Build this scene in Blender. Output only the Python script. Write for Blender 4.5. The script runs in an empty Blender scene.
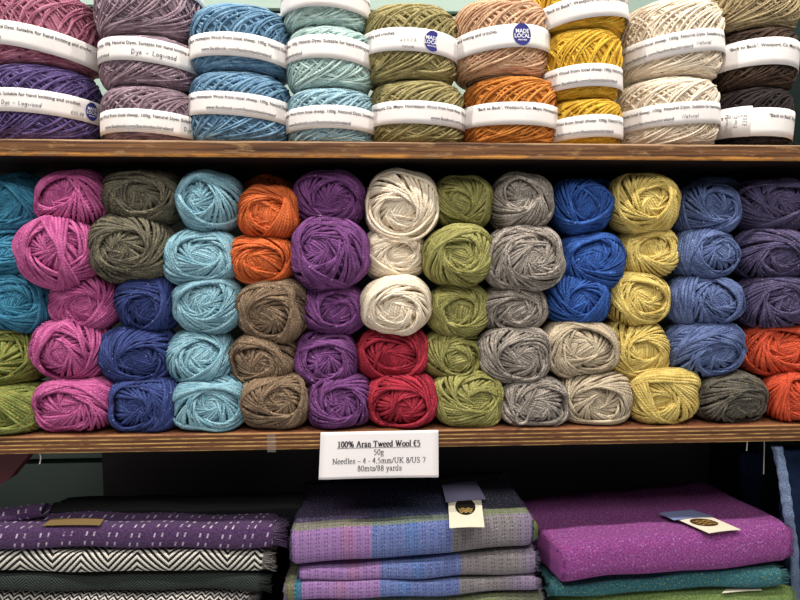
import bpy, math, random
import numpy as np
from math import sin, cos, pi, radians

SC = bpy.context.scene
COL = SC.collection

# ------------------------------------------------------------------ camera
F = 600.0
YAW, PITCH, ROLL = radians(2.8), radians(4.5), radians(-0.05)
CAM = np.array([0, -.75, 0.])
fw = np.array([sin(YAW)*cos(PITCH), cos(YAW)*cos(PITCH), -sin(PITCH)])
_r = np.array([cos(YAW), -sin(YAW), 0.]); _u = np.cross(_r, fw)
rt = cos(ROLL)*_r + sin(ROLL)*_u
up = -sin(ROLL)*_r + cos(ROLL)*_u


def at(px, py, Y):
    """world point on the plane y = Y that shows at pixel px, py"""
    d = fw + rt*(px-400)/F + up*(300-py)/F
    return CAM + d*((Y-CAM[1])/d[1])


cd = bpy.data.cameras.new('camera'); cam = bpy.data.objects.new('camera', cd); COL.objects.link(cam)
cd.sensor_width = 36; cd.lens = 27; cd.clip_start = .01
from mathutils import Matrix, Vector
cam.matrix_world = Matrix(((rt[0], up[0], -fw[0], CAM[0]), (rt[1], up[1], -fw[1], CAM[1]),
                           (rt[2], up[2], -fw[2], CAM[2]), (0, 0, 0, 1)))
SC.camera = cam
SC.view_settings.view_transform = 'Standard'; SC.view_settings.look = 'None'
SC.view_settings.gamma = 1; SC.view_settings.use_curve_mapping = False
SC.view_settings.exposure = 0


# ------------------------------------------------------------------ helpers
def lin(h):
    h = h.lstrip('#'); c = [int(h[i:i+2], 16)/255 for i in (0, 2, 4)]
    return tuple((x/12.92 if x <= .04045 else ((x+.055)/1.055)**2.4) for x in c) + (1,)


class NT:
    def __init__(s, name, rough=.9):
        s.m = bpy.data.materials.new(name); s.m.use_nodes = True
        s.n = s.m.node_tree.nodes; s.l = s.m.node_tree.links
        s.b = s.n['Principled BSDF']; s.b.inputs['Roughness'].default_value = rough
        s.b.inputs['Specular IOR Level'].default_value = .25

    def link(s, a, b):
        if hasattr(a, 'is_output'): s.l.new(a, b)
        else: b.default_value = a

    def math(s, op, a, b=0., c=None, clamp=False):
        n = s.n.new('ShaderNodeMath'); n.operation = op; n.use_clamp = clamp
        s.link(a, n.inputs[0]); s.link(b, n.inputs[1])
        if c is not None: s.link(c, n.inputs[2])
        return n.outputs[0]

    def mix(s, f, a, b):
        n = s.n.new('ShaderNodeMix'); n.data_type = 'RGBA'
        s.link(f, n.inputs[0]); s.link(a, n.inputs[6]); s.link(b, n.inputs[7])
        return n.outputs[2]

    def noise(s, vec, scale=1., detail=2., rough=.5):
        n = s.n.new('ShaderNodeTexNoise'); s.l.new(vec, n.inputs['Vector'])
        n.inputs['Scale'].default_value = scale; n.inputs['Detail'].default_value = detail
        n.inputs['Roughness'].default_value = rough
        return n.outputs[0]

    def vec(s, x=0., y=0., z=0.):
        n = s.n.new('ShaderNodeCombineXYZ')
        for i, v in enumerate((x, y, z)): s.link(v, n.inputs[i])
        return n.outputs[0]

    def coord(s, k='UV'):
        n = s.n.new('ShaderNodeTexCoord'); q = s.n.new('ShaderNodeSeparateXYZ')
        s.l.new(n.outputs[k], q.inputs[0])
        return n.outputs[k], q.outputs[0], q.outputs[1], q.outputs[2]

    def ramp(s, v, lo, hi):
        n = s.n.new('ShaderNodeMapRange'); s.link(v, n.inputs[0])
        n.inputs[1].default_value = lo; n.inputs[2].default_value = hi
        return n.outputs[0]

    def base(s, c): s.link(c, s.b.inputs['Base Color'])

    def bump(s, h, dist=.001, strength=1.):
        n = s.n.new('ShaderNodeBump'); s.link(h, n.inputs['Height'])
        n.inputs['Distance'].default_value = dist; n.inputs['Strength'].default_value = strength
        s.l.new(n.outputs[0], s.b.inputs['Normal'])


def plain(name, hexc, rough=.7):
    t = NT(name, rough); t.base(lin(hexc)); return t.m


def soft(h, sat=.88, val=1.0):
    import colorsys
    c = [int(h[i:i+2], 16)/255 for i in (1, 3, 5)]
    H, S, V = colorsys.rgb_to_hsv(*c); c = colorsys.hsv_to_rgb(H, S*sat, min(V*val, .96))
    return '#%02x%02x%02x' % tuple(int(x*255) for x in c)


def yarn_mat(name, a, b, fleck=None, famt=.0, ply=.42, marl=.45, sheen=.06, pitch=8., sat=.88, val=1.):
    """UV: x = length along the strand in mm, y = turn round the strand."""
    t = NT(name, .85)
    a, b = soft(a, sat, val), soft(b, sat, val)
    if fleck: fleck = soft(fleck, sat, val)
    _, u, v, _ = t.coord()
    long = t.noise(t.vec(t.math('MULTIPLY', u, .035), t.math('MULTIPLY', v, .3)), 1, 3, .6)
    c = t.mix(t.ramp(long, .40, .60), lin(soft(a, 1, .9)), lin(b))
    fib = t.noise(t.vec(t.math('MULTIPLY', u, .5), t.math('MULTIPLY', v, 9.)), 1, 2)
    c = t.mix(t.math('MULTIPLY', t.ramp(fib, .5, .8), .35), c, lin(b))
    c = t.mix(t.math('MULTIPLY', t.ramp(fib, .46, .3), marl), c, lin(soft(a, 1, .5)))
    if fleck:
        fl = t.noise(t.vec(t.math('MULTIPLY', u, .33), t.math('MULTIPLY', v, 1.7)), 1, 1)
        c = t.mix(t.ramp(fl, .72-famt, .76-famt), c, lin(fleck))
    t.base(c)
    tw = t.math('SINE', t.math('MULTIPLY', t.math('ADD', t.math('DIVIDE', u, pitch), v), 2*pi))
    h = t.math('ADD', t.math('MULTIPLY', t.math('ABSOLUTE', tw), ply), t.math('MULTIPLY', fib, .6))
    t.bump(h, .0010, .7)
    t.b.inputs['Sheen Weight'].default_value = sheen
    t.b.inputs['Sheen Roughness'].default_value = .5
    t.b.inputs['Sheen Tint'].default_value = lin(b)
    return t.m


def tag(o, label=None, cat=None, group=None, kind=None):
    if label: o['label'] = label
    if cat: o['category'] = cat
    if group: o['group'] = group
    if kind: o['kind'] = kind
    return o


def mesh_np(name, V, Q, mats, uv=None, T=None, mi=None, smooth=True, parent=None, loc=None):
    """V (n,3), Q quads (m,4), T triangles (k,3); uv per loop (quads first)"""
    me = bpy.data.meshes.new(name)
    Q = np.zeros((0, 4), int) if Q is None else np.asarray(Q, int)
    T = np.zeros((0, 3), int) if T is None else np.asarray(T, int)
    nl = Q.size+T.size; npoly = len(Q)+len(T)
    me.vertices.add(len(V)); me.loops.add(nl); me.polygons.add(npoly)
    me.vertices.foreach_set('co', np.asarray(V, np.float32).ravel())
    me.loops.foreach_set('vertex_index', np.concatenate([Q.ravel(), T.ravel()]).astype(np.int32))
    ls = np.concatenate([np.arange(len(Q))*4, Q.size+np.arange(len(T))*3]).astype(np.int32)
    me.polygons.foreach_set('loop_start', ls)
    me.polygons.foreach_set('use_smooth', np.full(npoly, smooth))
    if mi is not None: me.polygons.foreach_set('material_index', np.asarray(mi, np.int32))
    me.update(calc_edges=True)
    if uv is not None:
        l = me.uv_layers.new(name='UVMap'); l.data.foreach_set('uv', np.asarray(uv, np.float32).ravel())
    for m in (mats if isinstance(mats, (list, tuple)) else [mats]): me.materials.append(m)
    o = bpy.data.objects.new(name, me); COL.objects.link(o)
    if parent: o.parent = parent
    if loc is not None: o.location = loc
    return o


class Geo:
    """collects pieces of one mesh"""
    def __init__(s): s.V = []; s.Q = []; s.U = []; s.M = []; s.n = 0

    def add(s, V, Q, U=None, m=0):
        Q = np.asarray(Q, int)
        s.V.append(np.asarray(V, float)); s.Q.append(Q+s.n); s.n += len(V)
        s.U.append(np.zeros((len(Q)*4, 2)) if U is None else U); s.M.append(np.full(len(Q), m))

    def box(s, lo, hi, m=0, bev=0.):
        x0, y0, z0 = lo; x1, y1, z1 = hi
        V = [(x, y, z) for x in (x0, x1) for y in (y0, y1) for z in (z0, z1)]
        Q = [(0, 1, 3, 2), (4, 6, 7, 5), (0, 4, 5, 1), (2, 3, 7, 6), (0, 2, 6, 4), (1, 5, 7, 3)]
        s.add(V, Q, None, m)

    def tubes(s, P, rad, nrm, sides=6, m=0, rng=None, flat=1.):
        """P (N,S,3) centre lines"""
        N, S, _ = P.shape
        T = np.gradient(P, axis=1); T /= np.linalg.norm(T, axis=2, keepdims=True)+1e-12
        B = np.cross(T, nrm); B /= np.linalg.norm(B, axis=2, keepdims=True)+1e-12
        Nn = np.cross(B, T)
        a = np.arange(sides)*2*pi/sides
        rad = np.broadcast_to(rad, (N, S))
        V = P[:, :, None, :] + rad[:, :, None, None]*(flat*np.cos(a)[None, None, :, None]*Nn[:, :, None, :] + np.sin(a)[None, None, :, None]*B[:, :, None, :])
        idx = np.arange(N*S*sides).reshape(N, S, sides)
        i0 = idx[:, :-1]; i1 = idx[:, 1:]
        Q = np.stack([i0, np.roll(i0, -1, 2), np.roll(i1, -1, 2), i1], -1)
        L = np.concatenate([np.zeros((N, 1)), np.cumsum(np.linalg.norm(np.diff(P, axis=1), axis=2), 1)], 1)*1000
        L = L + (rng.random((N, 1))*3000 if rng is not None else 0)
        u0 = np.broadcast_to(L[:, :-1, None], (N, S-1, sides)); u1 = np.broadcast_to(L[:, 1:, None], (N, S-1, sides))
        v0 = np.broadcast_to(np.arange(sides)/sides, u0.shape); v1 = v0+1/sides
        U = np.stack([np.stack([u0, v0], -1), np.stack([u0, v1], -1), np.stack([u1, v1], -1), np.stack([u1, v0], -1)], 3)
        s.add(V.reshape(-1, 3), Q.reshape(-1, 4), U.reshape(-1, 2), m)

    def ball(s, f, nu=24, nv=14, m=0):
        """f(dir (n,3)) -> points"""
        th = np.linspace(.001, pi-.001, nv); ph = np.arange(nu)*2*pi/nu
        A, B = np.meshgrid(th, ph, indexing='ij')
        D = np.stack([np.sin(A)*np.cos(B), -np.cos(A), np.sin(A)*np.sin(B)], -1).reshape(-1, 3)
        idx = np.arange(nu*nv).reshape(nv, nu)
        Q = np.stack([idx[:-1], np.roll(idx[:-1], -1, 1), np.roll(idx[1:], -1, 1), idx[1:]], -1).reshape(-1, 4)
        s.add(f(D), Q, None, m)

    def build(s, name, mats, parent=None, loc=None, smooth=True):
        return mesh_np(name, np.concatenate(s.V), np.concatenate(s.Q), mats, np.concatenate(s.U),
                       mi=np.concatenate(s.M), parent=parent, loc=loc, smooth=smooth)


# ------------------------------------------------------------------ lettering
_cache = {}


def text_mesh(s, size=1., bold=0., shear=0.):
    """flat triangles of a line of text, left end at 0"""
    k = (s, bold, shear)
    if k not in _cache:
        c = bpy.data.curves.new('t', 'FONT'); c.body = s; c.size = 1; c.offset = bold; c.shear = shear; c.resolution_u = 2
        o = bpy.data.objects.new('t', c); COL.objects.link(o)
        bpy.context.view_layer.update()
        me = bpy.data.meshes.new_from_object(o.evaluated_get(bpy.context.evaluated_depsgraph_get()))
        me.calc_loop_triangles()
        V = np.zeros(len(me.vertices)*3); me.vertices.foreach_get('co', V)
        T = np.zeros(len(me.loop_triangles)*3, np.int32); me.loop_triangles.foreach_get('vertices', T)
        _cache[k] = (V.reshape(-1, 3)[:, :2].copy(), T.reshape(-1, 3).copy())
        bpy.data.objects.remove(o); bpy.data.curves.remove(c); bpy.data.meshes.remove(me)
    V, T = _cache[k]
    return V*size, T


def arc(cx, cy, rx, ry, a0, a1, n=12):
    return [(cx+rx*cos(radians(a0+(a1-a0)*i/n)), cy+ry*sin(radians(a0+(a1-a0)*i/n))) for i in range(n+1)]


def ribbon(pts, wv, wh):
    """flat pen stroke: wv wide where it runs upright, wh where it runs level"""
    p = np.array(pts, float); t = np.gradient(p, axis=0); t /= np.linalg.norm(t, axis=1, keepdims=True)+1e-9
    n = np.stack([-t[:, 1], t[:, 0]], 1)
    w = (wh+(wv-wh)*np.abs(t[:, 1]))[:, None]/2
    V = np.concatenate([p-n*w, p+n*w]); k = len(p)
    T = []
    for i in range(k-1): T += [(i, i+1, k+i+1), (i, k+i+1, k+i)]
    return V, T


A_ = arc
SERIF = {  # advance, strokes ; the last item 's' marks a thin serif
 '1': (.5, [[(.13, .56), (.27, .66), (.27, 0)], [(.12, 0), (.4, 0)]]),
 '0': (.5, [A_(.25, .33, .17, .33, 90, 450, 20)]),
 '%': (.85, [A_(.2, .5, .12, .16, 90, 450), A_(.62, .16, .12, .16, 90, 450), [(.6, .66), (.24, 0)]]),
 'A': (.72, [[(.35, .67), (.1, 0)], [(.35, .67), (.6, 0)], [(.19, .24), (.51, .24)], [(.02, 0), (.2, 0)], [(.49, 0), (.71, 0)]]),
 'r': (.38, [[(.13, .45), (.13, 0)], [(.13, .3), (.22, .43), (.33, .44), (.36, .38)], [(.03, 0), (.25, 0)], [(.03, .43), (.13, .44)]]),
 'a': (.46, [[(.08, .36), (.14, .44), (.25, .45), (.3, .36), (.3, .08), (.36, .02), (.43, .05)], [(.3, .27), (.14, .2), (.07, .1), (.14, .01), (.22, .02), (.3, .1)]]),
 'n': (.52, [[(.12, .45), (.12, 0)], [(.12, .34), (.22, .44), (.33, .43), (.38, .33), (.38, 0)], [(.03, 0), (.22, 0)], [(.29, 0), (.49, 0)], [(.03, .43), (.12, .44)]]),
 'T': (.62, [[(.31, .66), (.31, 0)], [(.04, .52), (.05, .65), (.57, .65), (.58, .52)], [(.2, 0), (.42, 0)]]),
 'w': (.74, [[(.1, .44), (.24, 0)], [(.24, 0), (.37, .4)], [(.37, .44), (.51, 0)], [(.51, 0), (.64, .44)], [(.02, .44), (.2, .44)], [(.29, .44), (.46, .44)], [(.57, .44), (.72, .44)]]),
 'e': (.45, [[(.06, .26), (.37, .26)] , A_(.22, .225, .16, .225, 10, 320, 16)]),
 'd': (.52, [A_(.21, .22, .16, .22, 60, 320, 14), [(.36, .68), (.36, .02), (.46, .02)], [(.26, .67), (.36, .68)]]),
 'W': (.96, [[(.12, .66), (.3, 0)], [(.3, 0), (.46, .56)], [(.42, .66), (.64, 0)], [(.64, 0), (.84, .66)], [(.02, .66), (.24, .66)], [(.34, .66), (.54, .66)], [(.74, .66), (.94, .66)]]),
 'o': (.5, [A_(.25, .22, .18, .22, 90, 450, 18)]),
 'l': (.28, [[(.14, .68), (.14, 0)], [(.04, 0), (.25, 0)], [(.04, .67), (.14, .67)]]),
 '€': (.52, [A_(.32, .33, .2, .33, 50, 310, 16), [(.02, .4), (.4, .4)], [(.02, .27), (.38, .27)]]),
 '5': (.5, [[(.4, .64), (.15, .64), (.11, .38)], [(.11, .38), (.25, .41), (.37, .33), (.4, .2), (.33, .06), (.2, 0), (.08, .03)]]),
 'g': (.5, [A_(.22, .31, .13, .14, 90, 450), [(.33, .43), (.46, .43)], [(.14, .19), (.1, .11), (.17, .06), (.36, .03), (.42, -.06), (.34, -.17), (.18, -.19), (.07, -.13), (.07, -.05), (.15, .04)]]),
 'N': (.72, [[(.14, .66), (.14, 0)], [(.12, .66), (.58, 0)], [(.58, .66), (.58, 0)], [(.02, .66), (.16, .66)], [(.04, 0), (.25, 0)], [(.48, .66), (.7, .66)]]),
 's': (.4, [[(.33, .33), (.3, .43), (.18, .45), (.09, .4), (.1, .3), (.2, .24), (.32, .17), (.34, .08), (.26, 0), (.14, 0), (.07, .05), (.06, .13)]]),
 '–': (.5, [[(0, .24), (.5, .24)]]),
 '-': (.34, [[(.04, .24), (.3, .24)]]),
 '4': (.5, [[(.33, 0), (.33, .66)], [(.33, .66), (.04, .2)], [(.04, .2), (.46, .2)]]),
 '.': (.26, [A_(.12, .04, .03, .03, 0, 360, 6)]),
 'm': (.78, [[(.12, .45), (.12, 0)], [(.12, .34), (.21, .44), (.31, .43), (.36, .33), (.36, 0)], [(.36, .33), (.46, .44), (.57, .43), (.62, .33), (.62, 0)], [(.03, 0), (.22, 0)], [(.27, 0), (.46, 0)], [(.53, 0), (.74, 0)]]),
 '/': (.3, [[(0, 0), (.28, .67)]]),
 'U': (.72, [[(.14, .66), (.14, .22), (.2, .05), (.35, -.01), (.5, .04), (.57, .2), (.57, .66)], [(.03, .66), (.27, .66)], [(.47, .66), (.68, .66)]]),
 'K': (.72, [[(.15, .66), (.15, 0)], [(.56, .66), (.18, .32)], [(.26, .38), (.6, 0)], [(.04, .66), (.27, .66)], [(.04, 0), (.27, 0)], [(.46, .66), (.66, .66)], [(.5, 0), (.71, 0)]]),
 '8': (.5, [A_(.25, .5, .13, .15, 90, 450), A_(.25, .17, .16, .18, 90, 450)]),
 'S': (.56, [[(.43, .5), (.4, .62), (.27, .67), (.14, .63), (.1, .5), (.18, .4), (.36, .3), (.46, .18), (.41, .05), (.27, -.01), (.13, .03), (.08, .16)]]),
 '7': (.5, [[(.07, .54), (.08, .64), (.43, .64)], [(.43, .64), (.2, 0)]]),
 't': (.3, [[(.14, .56), (.14, .08), (.2, .01), (.28, .05)], [(.03, .43), (.27, .43)]]),
 'y': (.5, [[(.1, .44), (.27, .03)], [(.42, .44), (.22, -.1), (.13, -.2), (.06, -.18)], [(.02, .44), (.2, .44)], [(.33, .44), (.49, .44)]]),
 ' ': (.27, []),
}
HAND = {
 'D': (.6, [[(.12, .66), (.1, 0)], [(.02, .62), (.3, .66), (.5, .45), (.42, .12), (.1, 0)]]),
 'y': (.42, [[(.05, .38), (.12, .08), (.28, .12), (.35, .4)], [(.35, .4), (.3, -.1), (.15, -.25), (.05, -.12)]]),
 'e': (.4, [[(.05, .2), (.3, .26), (.25, .4), (.1, .36), (.05, .15), (.18, 0), (.36, .08)]]),
 '-': (.5, [[(.08, .24), (.42, .26)]]),
 'L': (.46, [[(.12, .68), (.08, .03), (.42, 0)]]),
 'o': (.4, [arc(.19, .19, .14, .19, 60, 430, 12)]),
 'g': (.42, [arc(.18, .22, .13, .16, 40, 400, 12), [(.33, .38), (.33, -.12), (.2, -.26), (.06, -.16)]]),
 'w': (.54, [[(.05, .38), (.12, .02), (.25, .3), (.36, .02), (.48, .4)]]),
 'd': (.44, [arc(.18, .18, .14, .18, 40, 400, 12), [(.35, .7), (.34, .0)]]),
 'N': (.6, [[(.1, 0), (.12, .66), (.45, .02), (.5, .68)]]),
 'a': (.42, [arc(.18, .18, .14, .18, 40, 400, 12), [(.33, .36), (.36, .0)]]),
 't': (.32, [[(.15, .58), (.14, .05), (.26, .02)], [(.02, .4), (.28, .42)]]),
 'u': (.42, [[(.06, .36), (.08, .05), (.25, .05), (.33, .36), (.36, 0)]]),
 'r': (.34, [[(.08, .38), (.1, 0)], [(.1, .2), (.2, .36), (.32, .34)]]),
 'l': (.22, [[(.1, .7), (.1, .02), (.18, .02)]]),
 'C': (.55, [arc(.3, .33, .22, .33, 50, 310, 12)]),
 'B': (.52, [[(.1, .66), (.1, 0)], [(.1, .66), (.38, .55), (.3, .38), (.12, .36), (.42, .25), (.36, .04), (.1, 0)]]),
 'c': (.36, [arc(.2, .19, .15, .19, 50, 310, 10)]),
 'k': (.42, [[(.08, .7), (.08, 0)], [(.32, .38), (.1, .16), (.36, 0)]]),
 '£': (.5, [[(.4, .55), (.28, .68), (.18, .5), (.22, .2), (.05, .02), (.42, .03)], [(.06, .32), (.34, .32)]]),
 '€': (.5, [arc(.3, .33, .2, .33, 50, 310, 12), [(.02, .4), (.34, .4)], [(.02, .26), (.32, .26)]]),
 '2': (.45, [[(.08, .52), (.2, .66), (.34, .52), (.06, .02), (.4, .03)]]),
 '0': (.45, [arc(.22, .33, .14, .32, 90, 450, 14)]),
 '5': (.45, [[(.38, .65), (.14, .64), (.1, .38), (.3, .36), (.34, .12), (.06, .02)]]),
 '.': (.2, [[(.08, 0), (.12, .05)]]),
 ' ': (.3, []),
}


def stroke_text(s, font, size, wv, wh, slant=0., gap=0.):
    x = 0; VV = []; TT = []; n = 0
    for ch in s:
        adv, st = font[ch]
        for p in st:
            V, T = ribbon([(a+x+b*slant, b) for a, b in p], wv, wh)
            VV.append(V); TT += [tuple(i+n for i in t) for t in T]; n += len(V)
        x += adv+gap
    return np.concatenate(VV)*size, np.array(TT), x*size


# ------------------------------------------------------------------ wool balls
def supern(D, n):
    return D/(np.sum(np.abs(D)**n, -1, keepdims=True)**(1/n))


def basis(ax):
    ax = np.array(ax, float); ax /= np.linalg.norm(ax)
    h = np.array([1., 0, 0]) if abs(ax[0]) < .8 else np.array([0, 0, 1.])
    e1 = np.cross(ax, h); e1 /= np.linalg.norm(e1); e2 = np.cross(ax, e1)
    return ax, e1, e2


def loops(ax, hole, phis, t, d):
    """great circle pieces that touch the cap of half-angle `hole` round ax"""
    ax, e1, e2 = basis(ax)
    ph = phis[:, None]; hole = np.broadcast_to(hole, phis.shape)[:, None]
    rad = np.cos(ph)[..., None]*e1 + np.sin(ph)[..., None]*e2
    tan = (-np.sin(ph)[..., None]*e1 + np.cos(ph)[..., None]*e2)*d
    a = np.cos(hole)[..., None]*ax + np.sin(hole)[..., None]*rad
    return np.cos(t)[None, :, None]*a + np.sin(t)[None, :, None]*tan


def wool_ball(name, c, rx, ry, rz, seed, mat, sd=.00218, hole2=None, tilt=None, n=2.35):
    rng = np.random.default_rng(seed)
    R = np.array([rx, ry, rz])-sd
    w = rng.random(6)*6.28

    def surf(D, s):
        k = 1+.028*np.sin(2.3*D[..., 0]*2+w[0])+.028*np.sin(3*D[..., 2]+w[1])+.02*np.sin(5*D[..., 0]*D[..., 2]*2+w[2])
        return supern(D, n)*R*(np.asarray(s)*k)[..., None]

    def put(D, s, r):
        P = surf(D, s); N = D/R; N = N/np.linalg.norm(N, axis=-1, keepdims=True)
        g.tubes(P, r, N, 6, rng=rng)
    g = Geo()

    def gap(dphi, h, t, lo=.72):
        return np.clip(.53*rx*dphi*np.cos(h)*np.abs(np.sin(np.abs(t)+.12))/sd, lo, 1)*sd
    tx, tz = tilt if tilt is not None else (rng.uniform(-.28, .28), rng.uniform(-.22, .3))
    ax = np.array([tx, -1, tz])
    d = rng.choice([-1, 1])
    # inner rosette
    N1 = 34; t = np.linspace(-.5, 1.9, 13)
    hc = rng.uniform(.12, .34)
    ph = np.arange(N1)*2*pi/N1+rng.normal(0, .06, N1)
    D = loops(ax, hc+rng.random(N1)*.14, ph, t, d)
    s = .85+rng.normal(0, .010, (N1, 1))+0*t-.13*np.clip(-t/.5, 0, 1)**1.3
    put(D, s, gap(2*pi/N1*.84, .2, t)*(1+.06*rng.standard_normal((N1, 1))))
    # the innermost wraps, a handful of parallel strands crossing the middle
    for q in range(2):
        nb = 7; b0 = rng.random()*6.28; t0 = np.linspace(-.75, .75, 13)
        a_, e1, e2 = basis(ax+np.array([rng.uniform(-.1, .1), 0, rng.uniform(-.1, .1)]))
        da = cos(b0)*e1+sin(b0)*e2; db = -sin(b0)*e1+cos(b0)*e2
        o_ = (np.arange(nb)-(nb-1)/2)*2.0*sd/rx+rng.normal(0, .006, nb)
        Dq = a_+t0[None, :, None]*da+(o_[:, None]+(.12+.1*q)*t0[None]**2*(1-2*q))[..., None]*db
        Dq /= np.linalg.norm(Dq, axis=-1, keepdims=True)
        put(Dq, .80+.025*q*(1-np.abs(o_[:, None])*2)+rng.normal(0, .006, (nb, 1))-.05*(t0/.75)**4, sd+0*Dq[..., 0])
    # a middle, lop-sided layer over part of the rosette
    ax1 = ax+np.array([rng.uniform(-.2, .2), 0, rng.uniform(-.2, .2)])
    N15 = int(rng.integers(12, 24)); p0 = rng.random()*6.28
    ph = p0+np.arange(N15)*.135
    D = loops(ax1, .42+.12*rng.random(N15), ph, t, d*rng.choice([1, 1, -1]))
    put(D, .915+rng.normal(0, .008, (N15, 1))-.22*np.clip(-t/.5, 0, 1)**1.2, gap(.135, .45, t)+0*D[..., 0])
    # outer layer
    h2 = hole2 if hole2 else rng.uniform(.55, .85)
    ax2 = ax+np.array([rng.uniform(-.16, .16), 0, rng.uniform(-.16, .16)])
    spacing = 2.3*sd
    N2 = int(2*pi*(rx+rz)/2*cos(h2)/spacing)
    t = np.linspace(-.45, 2.55, 19)
    ph = np.arange(N2)*2*pi/N2+rng.normal(0, .012, N2)
    d2 = d*rng.choice([1, 1, -1])
    D = loops(ax2, h2+rng.normal(0, .05, N2), ph, t, d2)
    s = .985+rng.normal(0, .006, (N2, 1))+.012*np.sin(ph*2+w[3])[:, None]-.2*np.clip(-t/.45, 0, 1)**1.3
    put(D, s, gap(2*pi/N2, h2, t)*(1+.06*rng.standard_normal((N2, 1))))
    # late wraps: slanting bundles of neighbouring strands
    for b in range(int(rng.integers(2, 4))):
        nb = int(rng.integers(5, 12)); t = np.linspace(0, 2*pi, 41)
        a3 = np.array([rng.uniform(-.5, .5), -1, rng.uniform(-.5, .5)])
        h3 = rng.uniform(.75, 1.15); p0 = rng.random()*6.28
        ph = p0+np.arange(nb)*min(.4, 2.0*sd/(rx*cos(h3)))
        D = loops(a3, h3+np.arange(nb)*rng.uniform(.0, .05), ph, t, rng.choice([-1, 1]))
        put(D, 1.01+b*.012+rng.normal(0, .006, (nb, 1))+0*t, sd+0*D[..., 0])
    g.ball(lambda D: surf(D, np.full(len(D), .80)))
    return g.build(name, mat, loc=c)


# ------------------------------------------------------------------ wool cakes on the top shelf
def cake_pos(lam, az, R, H, off):
    cl = np.cos(lam); sl = np.sin(lam)
    r = (R+off)*np.abs(cl)**.24; z = (H+off)*np.sign(sl)*np.abs(sl)**.66
    return np.stack([r*np.sin(az), -r*np.cos(az), z], -1)


def wool_cake(name, c, R, H, seed, mat, bz=0., tilt=(0, 0), sd=.0015):
    rng = np.random.default_rng(seed)
    g = Geo(); N = 62; S = 73
    ph = np.arange(N)*2.39996+rng.normal(0, .1, N)
    lm = np.concatenate([rng.uniform(.8, 1.25, N-12), rng.uniform(1.2, 1.5, 12)])
    t = np.linspace(0, 2*pi, S)[None]
    lam = lm[:, None]*np.sin(t+ph[:, None]+.06*np.sin(3*t+ph[:, None]*2))
    lay = rng.random(N)[:, None]*.0022-.0022-sd
    off = lay+.0007*np.sign(np.cos(t+ph[:, None]))
    zz = H*np.sign(np.sin(lam))*np.abs(np.sin(lam))**.66
    # the paper band squeezes the wool a little where it sits
    bl = bz-R*np.cos(t)*sin(tilt[0])-R*np.sin(t)*sin(tilt[1])
    off = off-.0026*np.exp(-((zz-bl)/.0165)**4)
    k = 1+.006*np.sin(2*t+seed)
    P = cake_pos(lam, t+0*lam, R, H, off)*np.stack([k+0*lam, k+0*lam, 1+0*lam], -1)
    Nn = P*np.array([1/R**2, 1/R**2, 1/H**2]); Nn /= np.linalg.norm(Nn, axis=-1, keepdims=True)
    rad = sd*(1+.25*np.sin(t*rng.integers(3, 9, (N, 1))+ph[:, None]*3))
    g.tubes(P, rad, Nn, 6, rng=rng)
    # a few strands running nearly level round the shoulders
    M = 20; l0 = np.concatenate([rng.uniform(.8, 1.42, M//2), -rng.uniform(.8, 1.42, M//2)])[:, None]
    lam = l0+.12*np.sin(t+rng.random((M, 1))*6.28)
    P = cake_pos(lam, t+0*lam, R, H, -sd-.001)
    Nn = P*np.array([1/R**2, 1/R**2, 1/H**2]); Nn /= np.linalg.norm(Nn, axis=-1, keepdims=True)
    g.tubes(P, sd+0*lam, Nn, 6, rng=rng)

    def f(D):
        lam = np.arcsin(np.clip(D[:, 2], -1, 1)); az = np.arctan2(D[:, 0], -D[:, 1])
        return cake_pos(lam, az, R, H, -.0045)
    g.ball(f, 40, 24)
    o = g.build(name, mat, loc=c)
    return o


PAPER = NT('white_paper', .8)
_, pu, pv, _ = PAPER.coord('Object')
PAPER.base(PAPER.mix(PAPER.noise(PAPER.coord('Object')[0], 60, 2), lin('#efeae6'), lin('#e2dcda')))
PAPER = PAPER.m
INK = plain('print_ink', '#3c383e', .8); INK2 = plain('pen_ink', '#3d4450', .8); GINK = plain('green_pen_ink', '#2f6b5a', .8)
NAVYINK = plain('sticker_navy', '#2e2f7a', .6); WHITEINK = plain('sticker_white', '#eeeef4', .6)
LINE1 = '"Back to Back", Westport, Co. Mayo. Homespun Wool from local sheep. 100g. Natural Dyes. Suitable for hand knitting and crochet.'
LINE2 = 'www.facebook.com/backtobackireland'


def wrap(V, a0, z0, Rb, tw=0.):
    a = a0+V[:, 0]/Rb; z = z0+V[:, 1]
    return np.stack([Rb*np.sin(a), -Rb*np.cos(a), z], 1)


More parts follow.
